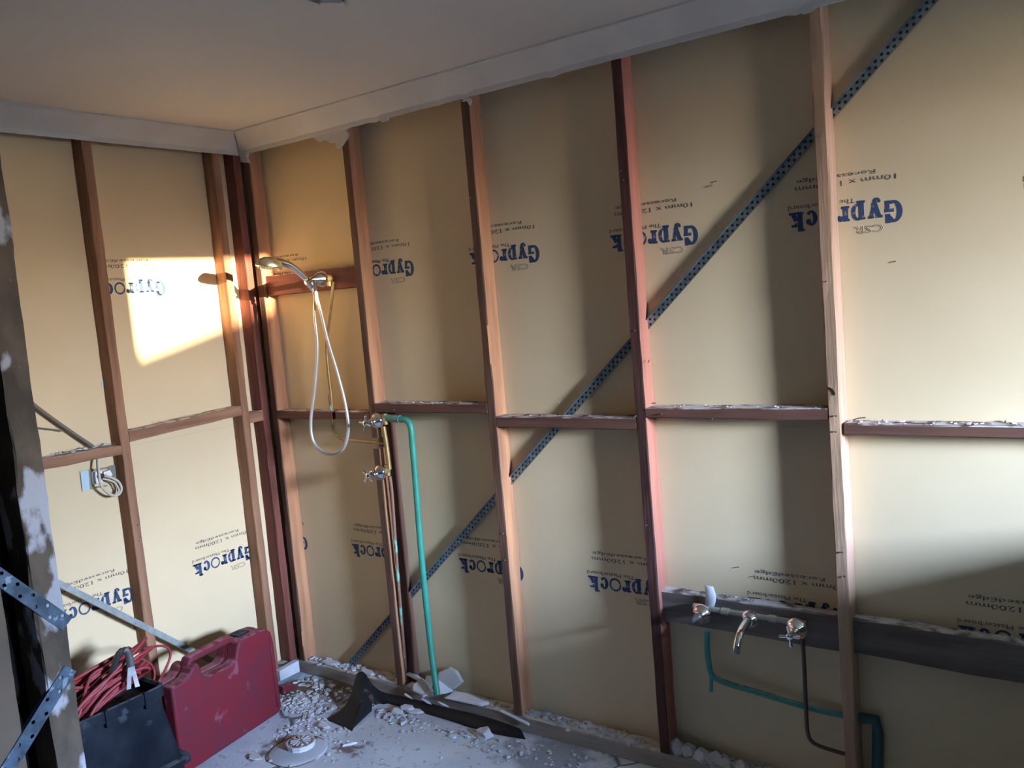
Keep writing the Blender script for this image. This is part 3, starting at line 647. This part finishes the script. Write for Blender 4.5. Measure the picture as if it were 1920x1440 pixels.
loft(bm, [[c+u*a*.032*(1-k*.1)+n*b*.024*(1-k*.1)+V((0, 0, k*.008)) for a, b in ((-1, -1), (1, -1), (1, 1), (-1, 1))] for k in (0, 1)]); obj('latch', bm, M_black, tcse, bevel=.003)
for uu in (.014,):    # raised rib down the end of the face
    bm = bmesh.new(); tube(bm, [o0+u*.026+n*.0005+V((0, 0, z)) for z in (.03, .12, .22, .33)], .0035, 8); obj('rib', bm, M_red, tcse, True)
bm = bmesh.new(); prism(bm, [(0, 0), (.06, .0), (.075, .006), (.045, .028), (0, .034)], at(522, 1308, 2, F+.003)+V((-.03, .03, 0)), (0, 1, 0), (0, 0, 1), .03)
tag(obj('red_clip', bm, M_red, bevel=.003), 'small red plastic piece poking out behind the red case', 'plastic piece')

# ------------------------------------------------------------ black tub, red cord, pry bar
tb = empty('storage_tub', (.33, -1.2, F), 'dusty black plastic tub full of red cord, beside the red case', 'tub')
def ringy(x0, x1, y0, y1, z, r=.03):
    out = []
    for cx_, cy_, a0 in ((x1-r, y1-r, 0), (x0+r, y1-r, 90), (x0+r, y0+r, 180), (x1-r, y0+r, 270)):
        for k in range(5): t_ = math.radians(a0+k*22.5); out.append(V((cx_+r*math.cos(t_), cy_+r*math.sin(t_), z)))
    return out
YT, YB = -.962, -.918
bm = bmesh.new()
outer = [ringy(.14, .475, -1.50, YB+.012, F), ringy(.145, .470, -1.49, YB, F+.11), ringy(.16, .452, -1.46, YT, .385), ]
inner = [ringy(.168, .444, -1.452, YT-.008, .385), ringy(.155, .46, -1.48, YB-.01, F+.012)]
loft(bm, outer+inner); obj('tub_body', bm, M_black, tb, True, auto=35)
bm = bmesh.new(); loft(bm, [ringy(.158, .454, -1.462, YT+.002, .384), ringy(.150, .464, -1.47, YT+.012, .388), ringy(.150, .464, -1.47, YT+.012, .425), ringy(.158, .456, -1.462, YT+.004, .428), ringy(.164, .448, -1.456, YT-.004, .42), ringy(.166, .446, -1.454, YT-.006, .386)])
obj('rim', bm, M_black, tb, True, auto=35)
for y in (-1.17, -1.03):
    bm = bmesh.new(); box(bm, (.460, y-.006, .372), (.470, y+.006, .430)); obj('clip', bm, M_black, tb, bevel=.002)
bm = bmesh.new(); loft(bm, [ringy(.135, .48, -1.50, YB+.012, F+.095), ringy(.13, .488, -1.51, YB+.022, F+.10), ringy(.13, .488, -1.51, YB+.022, F+.118), ringy(.14, .478, -1.49, YB+.008, F+.124)]); obj('base_flange', bm, M_black, tb, True, auto=35)
bm = bmesh.new(); random.seed(21)
T = lambda x, y, xx=.33: at(x, y, 0, xx)
pts = []
for k in range(24):
    cx_, cy_, cz_ = random.uniform(.27, .42), -1.12+random.uniform(-.03, .035), .43+random.uniform(-.035, .08)
    ra, rb = random.uniform(.10, .17), random.uniform(.04, .095); tilt = math.radians(random.uniform(8, 30)); rl = random.uniform(-.35, .35)
    for i in range(12):
        t_ = 2*pi*i/12+k*.3; a_, b2 = ra*math.cos(t_), rb*math.sin(t_)
        pts.append(V((max(.18, min(.435, cx_+b2*.9+rl*.05)), cy_+a_*math.cos(tilt), max(.36, cz_+a_*math.sin(tilt)+b2*.55))))
tube(bm, smoothpath(pts, 3), .0054, 8)
cd_ = tag(obj('extension_cord', bm, M_cord, smooth=True), 'red extension cord coiled in a bundle on the black tub', 'cord')
bm = bmesh.new(); tube(bm, [T(205, 1262, .38), T(240, 1233, .37), T(270, 1217, .34), T(300, 1211, .32), T(316, 1216, .32), T(319, 1232, .32), T(310, 1255, .33), T(298, 1278, .36)], .0046, 8, smooth=6); tube(bm, [T(240, 1240, .36), T(262, 1236, .36), T(282, 1245, .36), T(290, 1262, .36), T(286, 1285, .38)], .0046, 8, smooth=6); obj('loose_loop', bm, M_cord, cd_, True)
# pry bar: swept flat section that splits into two claws
pb = empty('pry_bar', T(235, 1285, .45), 'small forked steel pry bar hooked over the red cord coil', 'pry bar')
cpath = smoothpath([T(196, 1290, .40), T(212, 1255, .43), T(222, 1228, .45), T(234, 1219, .46), T(242, 1230, .465), T(246, 1255, .47)], 6)
bm = bmesh.new(); rings = []
for i, p in enumerate(cpath):
    t_ = i/(len(cpath)-1); tg = (cpath[min(i+1, len(cpath)-1)]-cpath[max(i-1, 0)]).normalized(); side = V((.35, .93, 0)); side = (side-tg*side.dot(tg)).normalized(); nn = tg.cross(side)
    hw = .0085+.004*t_; hh = .0085-.003*t_; rings.append([p+side*hw*a+nn*hh*b for a, b in ((-1, -.6), (-.6, -1), (.6, -1), (1, -.6), (1, .6), (.6, 1), (-.6, 1), (-1, .6))])
loft(bm, rings); obj('bar', bm, M_dkmetal, pb, True, auto=40)
bm = bmesh.new(); e0, e1 = T(245, 1250, .472), T(249, 1290, .478); dv = (e1-e0); lv = dv.length; dv.normalize(); sv = V((.25, .96, 0)); sv = (sv-dv*sv.dot(dv)).normalized()
prism(bm, [(0, -.011), (0, .011), (lv*.5, .0165), (lv, .022), (lv, .006), (lv*.45, .001), (lv*.45, -.001), (lv, -.006), (lv, -.022), (lv*.5, -.0165)], e0, dv, sv, .005); obj('claw', bm, M_steel, pb, bevel=.001)

# ------------------------------------------------------------ floor fittings and debris
dc = at(563, 1386, 2, F+.035); dr = empty('floor_drain', (dc.x, dc.y, F), 'round floor drain standing proud of the dusty concrete, rusty grate', 'drain')
bm = bmesh.new(); lathe(bm, [(-.003, .112), (.003, .108), (.006, .100), (.008, .06), (.008, .02)], (dc.x+.005, dc.y-.02, F), (0, 0, 1), 36); o = obj('mortar_disc', bm, M_mort, dr, True, auto=30)
bm = bmesh.new(); lathe(bm, [(0, .054), (.016, .052), (.020, .055), (.027, .055), (.0275, .050), (.0265, .049), (.0262, .001)], (dc.x, dc.y, F), (0, 0, 1), 12); obj('drain_collar', bm, M_pvc, dr, bevel=.001)
bm = bmesh.new(); lathe(bm, [(.0265, .046), (.0285, .044), (.0285, .012), (.0278, .001)], (dc.x, dc.y, F), (0, 0, 1), 20); obj('grate_plate', bm, M_rust, dr)
for k in range(12):
    bm = bmesh.new(); th = k*pi/6; c = V((dc.x, dc.y, F+.0288)); d = V((math.cos(th), math.sin(th), 0)); e_ = V((-d.y, d.x, 0))
    loft(bm, [[c+d*.009+e_*.0015, c+d*.009-e_*.0015, c+d*.009-e_*.0015+V((0, 0, .003)), c+d*.009+e_*.0015+V((0, 0, .003))], [c+d*.038+e_*.0045, c+d*.038-e_*.0045, c+d*.038-e_*.0045+V((0, 0, .003)), c+d*.038+e_*.0045+V((0, 0, .003))]]); obj('grate_bar', bm, M_pvc if k % 2 else M_shard, dr)
bm = bmesh.new(); tube(bm, [V((dc.x+.005+math.cos(a_)*(.113+.004*math.sin(5*a_)), dc.y-.02+math.sin(a_)*(.113+.004*math.sin(5*a_)), F+.0005)) for a_ in [2.6+3.6*k/30 for k in range(31)]], .002, 5); obj('mortar_edge', bm, M_brownp, dr)
# timber offcut by the corner
bm = bmesh.new(); P4 = [at(529, 1257, 0, .105), at(560, 1237, 0, .105)]
loft(bm, [[V((.075, -.20, F+.015)), V((.105, -.20, F+.015)), V((.105, -.20, F+.062)), V((.075, -.20, F+.062))], [V((.075, -.088, F+.015)), V((.105, -.088, F+.015)), V((.105, -.088, F+.068)), V((.075, -.088, F+.068))]])
tag(obj('timber_offcut', bm, M_shard, bevel=.002), 'white-coated timber offcut lying in the corner by the bottom plate', 'offcut')
def shard(name, px, py, ax, val, size, label, tilt=(0, 0), th=.009, asp=1., n_=6, seed=0, cat='debris', m=None, rotz=0, poly=None, cut=True):
    rnd = random.Random(seed); c = at(px, py, ax, val)
    if poly is None: poly = [(math.cos(2*pi*k/n_+rnd.uniform(-.25, .25))*size*rnd.uniform(.75, 1.1), math.sin(2*pi*k/n_+rnd.uniform(-.25, .25))*size*asp*rnd.uniform(.75, 1.1)) for k in range(n_)]
    R = Matrix.Rotation(rotz, 3, 'Z') @ Matrix.Rotation(tilt[0], 3, 'X') @ Matrix.Rotation(tilt[1], 3, 'Y')
    bm = bmesh.new(); uu, vv, ww = R @ V((1, 0, 0)), R @ V((0, 1, 0)), R @ V((0, 0, 1)); k_ = .85 if th > .015 else .25
    rings = []
    for h, sc_ in ((0, 1), (.5, 1.04), (1, .9)):
        rings.append([c+uu*(a*sc_*(1-k_*rnd.random()*.45*(h > 0)))+vv*(b_*sc_*(1-k_*rnd.random()*.45*(h > 0)))+ww*(th*h*(1-rnd.random()*k_*.5)) for a, b_ in poly])
    loft(bm, rings)
    return tag(obj(name, bm, m or M_shard, bevel=.0006, bseg=1), label, cat)
PT = .09
M_pale = mat('pale_plaster_face', (.74, .77, .84), .8, var=(.62, .64, .70), bump=.2)
M_gface = mat('grey_plaster_face', (.42, .42, .42), .85, var=(.5, .5, .5))
shard('plaster_piece', 845, 1272, 1, -.030, .070, 'large grey plaster piece leaning on the board right of the green pipe', (1.25, 0), .010, .8, 7, 3, m=M_gface, rotz=.1)
shard('plaster_piece', 875, 1312, 2, PT+.012, .10, 'long flat pale plaster piece lying on the plate right of the green pipe', (.12, -.02), .012, .3, 5, 5, m=M_pale, rotz=.02, poly=[(-.095, -.022), (.085, -.02), (.11, .0), (-.02, .03), (-.085, .028)])
shard('plaster_piece', 832, 1288, 2, PT+.03, .042, 'small bright plaster piece touching the green pipe on its right', (.6, .3), .009, .8, 5, 8, m=M_pale)
shard('plaster_piece', 806, 1280, 2, PT+.03, .042, 'upright pale plaster piece just left of the green pipe', (.9, -.3), .009, .9, 5, 9)
shard('plaster_piece', 790, 1288, 2, PT+.02, .052, 'grey plaster piece lying at the foot of the second stud', (.45, .2), .009, .7, 6, 10, m=M_gface)
shard('plaster_piece', 778, 1270, 2, PT+.035, .045, 'long narrow white plaster piece on top of the pile by the second stud', (.2, .2), .008, .3, 5, 11, m=M_pale)
shard('plaster_piece', 800, 1300, 2, PT+.005, .035, 'small plaster piece at the front of the pile on the plate', (.2, -.1), .008, .8, 5, 12)
shard('plaster_piece', 776, 1286, 2, PT+.008, .03, 'small plaster piece at the left end of the pile on the plate', (.1, .2), .008, .7, 5, 13)
shard('plaster_piece', 620, 1244, 2, PT+.004, .06, 'flat pale plaster flake on the plate near the corner', (.08, 0), .010, .35, 7, 14)
shard('plaster_piece', 690, 1262, 2, PT+.004, .055, 'flat plaster flake on the plate behind the black hump', (.06, .03), .009, .35, 6, 15)
shard('plaster_piece', 965, 1346, 2, F+.055, .06, 'thin cream batten splinter lying on the black strip near its right end', (.1, .12), .006, .1, 4, 16, poly=[(-.075, -.006), (.075, -.005), (.07, .006), (-.07, .007)], m=M_pale, rotz=-.12)
shard('plaster_piece', 910, 1366, 2, F+.018, .042, 'rounded plaster lump on the floor beyond the black strip end', (.1, 0), .02, .8, 8, 17) if False else None
shard('plaster_piece', 907, 1378, 2, F+.002, .045, 'broken plaster lump on the floor below the black strip end', (.08, -.05), .025, .75, 8, 17)
shard('plaster_piece', 778, 1335, 2, F+.006, .04, 'light plaster piece on the floor under the black strip, nearest its hump', (.15, .1), .010, .45, 6, 18, rotz=.4)
shard('plaster_piece', 745, 1336, 2, F+.006, .03, 'small plaster piece on the floor just right of the black hump', (.15, .2), .012, .8, 6, 19)
shard('plaster_piece', 762, 1328, 2, F+.018, .035, 'plaster piece stacked behind the others under the black strip', (.1, .1), .009, .5, 6, 20, rotz=.3)
shard('plaster_piece', 765, 1306, 1, -.092, .03, 'thin cream sliver on the top edge of the black strip below the pile', (.2, .3), .005, .2, 5, 61, m=M_pale, rotz=-.1)
shard('plaster_piece', 800, 1316, 1, -.092, .035, 'second thin cream sliver along the black strip, right of the first', (.2, .3), .005, .2, 5, 62, m=M_pale, rotz=-.1)
shard('plaster_piece', 832, 1322, 1, -.092, .03, 'third thin cream sliver where the green pipe meets the black strip', (.1, .5), .005, .2, 4, 63, m=M_pale, rotz=.3)
shard('plaster_piece', 850, 1382, 2, F+.002, .022, 'small white plaster chip alone in the middle of the floor', (.0, .0), .008, .6, 5, 22, m=M_pale)
shard('plaster_piece', 606, 1362, 2, F+.004, .035, 'plaster piece on the floor between the drain and the black hump', (.1, .05), .01, .6, 6, 23)
shard('plaster_piece', 655, 1397, 2, F+.001, .03, 'thin pale sliver on the floor right of the drain', (0, .0), .008, .22, 5, 24, m=M_pale, rotz=.9)
shard('plaster_piece', 478, 1420, 2, F+.002, .035, 'flat grey flake on the floor between the red case and drain', (.0, .06), .006, .6, 7, 25, m=M_gface)
for i, (px, py, s_, lb) in enumerate(((1272, 1402, .036, 'leftmost blue-grey plaster chunk at the foot of the red stud'), (1293, 1408, .034, 'grey plaster chunk second from the red stud'), (1316, 1418, .038, 'largest pale plaster chunk in the row right of the red stud'), (1340, 1425, .034, 'plaster chunk fourth from the red stud'), (1362, 1434, .03, 'plaster chunk fifth from the red stud'), (1392, 1440, .03, 'last plaster chunk of the row, at the bottom edge of the photo'), (1180, 1392, .03, 'pointed plaster chunk on the plate left of the red stud'), (1163, 1384, .014, 'tiny plaster chunk beside the pointed one on the plate'), (1205, 1402, .02, 'small dull chunk between the pointed chunk and the red stud'))):
    shard('plaster_chunk', px, py, 1, -.045, s_, lb, (.9+.3*math.sin(i), .3*math.cos(i*2)), .022, .85, 7, 40+i, m=M_gface if i in (1, 8) else M_shard)
# loose crumbs: uncountable rubble
def crumbs(name, label, spots, m, cat='rubble', parent=None):
    rnd = random.Random(len(spots)*7+len(label)); bm = bmesh.new()
    for (cx_, cy_, z, sx_, sy_, n_, smin, smax) in spots:
        for _ in range(n_):
            p = V((cx_+rnd.gauss(0, sx_), cy_+rnd.gauss(0, sy_), z)); s = rnd.uniform(smin, smax)**1; s = smin+(smax-smin)*rnd.random()**2.5
            vs = []
            R = Matrix.Rotation(rnd.uniform(0, 6), 3, 'Z') @ Matrix.Rotation(rnd.uniform(-.5, .5), 3, 'X')
            k = rnd.choice((4, 5)); poly = [(math.cos(2*pi*i/k)*s*rnd.uniform(.6, 1.1), math.sin(2*pi*i/k)*s*rnd.uniform(.4, 1)) for i in range(k)]
            if p.y > -.002 or (z == F and (p.x < .13 or (p.x < .44 and p.y < -.36) or (p.x > .6 and p.y > -.16 and p.x < 1.3))): continue
            prism(bm, poly, p+V((0, 0, s*.1)), R @ V((1, 0, 0)), R @ V((0, 1, 0)), s*rnd.uniform(.25, .6))
    o = obj(name, bm, m, parent)
    if parent is None: tag(o, label, cat)
    o['kind'] = 'stuff'; return o
crumbs('plaster_rubble', 'loose plaster crumbs and chips scattered over the dusty floor', [(.36, -.30, F, .09, .06, 420, .003, .015), (.47, -.42, F, .08, .07, 200, .003, .013), (.25, -.14, F, .10, .025, 90, .004, .02), (.82, -.19, F, .10, .03, 130, .004, .018), (.8, -.4, F, .35, .2, 160, .002, .009), (1.15, -.2, F, .2, .04, 120, .003, .012), (1.6, -.18, F, .25, .05, 120, .003, .012), (.62, -.52, F, .1, .09, 60, .003, .010), (1.9, -.3, F, .5, .2, 150, .002, .008)], M_shard)
crumbs('crumbs', '', [(.3, -.035, .09, .12, .012, 120, .004, .02), (.55, -.04, .09, .12, .015, 70, .003, .014), (.82, -.045, .09, .06, .014, 60, .004, .018), (1.55, -.035, .09, .13, .014, 260, .004, .016), (1.7, -.035, .09, .12, .014, 120, .005, .018), (1.1, -.04, .09, .12, .012, 60, .003, .012), (2.1, -.035, .09, .1, .015, 120, .005, .02), (2.35, -.03, .09, .15, .015, 80, .004, .02)], M_shard, parent=wb)
crumbs('crumbs', '', [(2.75, -.04, 1.221, .14, .015, 60, .002, .009), (2.2, -.04, 1.264, .18, .015, 60, .0015, .005), (1.6, -.04, 1.229, .15, .015, 40, .0015, .005), (1.0, -.04, 1.276, .15, .015, 40, .0015, .006), (2.2, -.02, .648, .15, .01, 40, .002, .006), (2.7, -.02, .645, .12, .01, 30, .002, .007)], M_shard, parent=wb)
crumbs('crumbs', '', [(.035, -.9, 1.228, .015, .08, 70, .003, .012), (.035, -.45, 1.28, .015, .1, 40, .002, .006)], M_shard, parent=wl)
# adhesive patch
bm = bmesh.new(); pc = at(578, 1290, 2, F); prism(bm, [(math.cos(a_)*.075*(1+.2*math.sin(3*a_)), math.sin(a_)*.055*(1+.15*math.cos(5*a_))) for a_ in [2*pi*k/22 for k in range(22)]], (pc.x-.045, pc.y-.02, F-.001), (1, 0, 0), (0, 1, 0), .006)
obj('adhesive_patch', bm, M_brownp, fl)

# black membrane strip: a ribbon between two rails
def ribbon(A_, B_, name, m, label, th=.003, sub=6, cat='membrane'):
    a = smoothpath(A_, sub); b = smoothpath(B_, sub); bm = bmesh.new(); rings = []
    for i, (p, q) in enumerate(zip(a, b)):
        row = [p.lerp(q, s)+V((0, 0, .004*math.sin(s*pi)+.003*noise.noise((i*.3, s*3, 2)))) for s in (0, .25, .5, .75, 1)]
        rings.append(row+[r-V((0, 0, th)) for r in reversed(row)])
    loft(bm, rings); return tag(obj(name, bm, m, smooth=True, auto=60), label, cat)
B = lambda x, y, yy: at(x, y, 1, yy)
Gf = lambda x, y, h=.004: at(x, y, 2, F+h)
railA = [Gf(612, 1348), B(640, 1330, -.27), B(655, 1308, -.22), B(664, 1280, -.17), B(670, 1262, -.13), B(684, 1262, -.11), B(700, 1285, -.10), B(720, 1298, -.09), B(765, 1308, -.085), B(830, 1325, -.085), B(880, 1336, -.09), B(930, 1350, -.09), B(975, 1366, -.09)]
railB = [Gf(655, 1367), Gf(661, 1368), B(668, 1345, -.30), B(676, 1318, -.24), B(683, 1292, -.19), B(697, 1300, -.17), B(708, 1322, -.15), B(730, 1318, -.13), B(778, 1330, -.125), B(835, 1346, -.13), Gf(885, 1362, .010), Gf(935, 1376, .006), Gf(985, 1385, .004)]
ribbon(railA, railB, 'membrane_strip', M_memb, 'torn black membrane strip humped up and trailing along the bottom plate')
bm = bmesh.new(); pp = [at(661, 1367, 2, F+.002), at(697, 1333, 2, F+.002), at(698, 1318, 1, -.20), at(684, 1296, 1, -.19)]
bm.faces.new([bm.verts.new(p) for p in pp]); bm.faces.new([bm.verts.new(p+V((-.003, .002, 0))) for p in pp][::-1]); mo = [o for o in COL.objects if o.name == 'membrane_strip'][0]; obj('folded_edge', bm, M_memb, mo)

# ------------------------------------------------------------ outside, seen by the light only
bm = bmesh.new(); box(bm, (-.2, .02, -.3), (WX+.2, .12, ZT+.1)); o = obj('wall_cladding', bm, M_brick); o['kind'] = 'structure'
bm = bmesh.new(); box(bm, (-.13, FRONT-.2, -.3), (-.02, .12, ZT+.1)); o = obj('wall_cladding', bm, M_brick); o['kind'] = 'structure'
bm = bmesh.new(); box(bm, (WX+.09, FRONT-1, 2.27), (WX+1.6, 1.6, 2.35)); o = obj('shade_eave', bm, M_wall); o['kind'] = 'structure'  # added eave, sized to keep steep sky light out
bm = bmesh.new(); box(bm, (WX+.5, -40, -.75), (60, 40, -.7)); o = obj('outside_ground', bm, M_grass); tag(o, 'open ground outside the window', 'ground'); o['kind'] = 'structure'
nb = empty('neighbouring_house', (13, 0, -.7), 'neighbouring house outside the window, low pitched tiled roof', 'house')
bm = bmesh.new(); box(bm, (13, -12, -.7), (20, 9, 1.0)); obj('house_wall', bm, M_brick, nb)
zr = lambda y: 2.15+.24*(y+2.06)
bm = bmesh.new(); loft(bm, [[V((x, -13, zr(-13)-.5)), V((x, 1.5, zr(1.5)-.5)), V((x, 1.5, zr(1.5))), V((x, -13, zr(-13)))] for x in (12, 20)])
loft(bm, [[V((x, 1.5, zr(1.5)-.5)), V((x, 12, zr(1.5)-2.8)), V((x, 12, zr(1.5)-2.3)), V((x, 1.5, zr(1.5)))] for x in (12, 20)]); obj('roof', bm, M_tile, nb)
for o in list(bpy.data.objects):
    if '_w' in o: del o['_w']
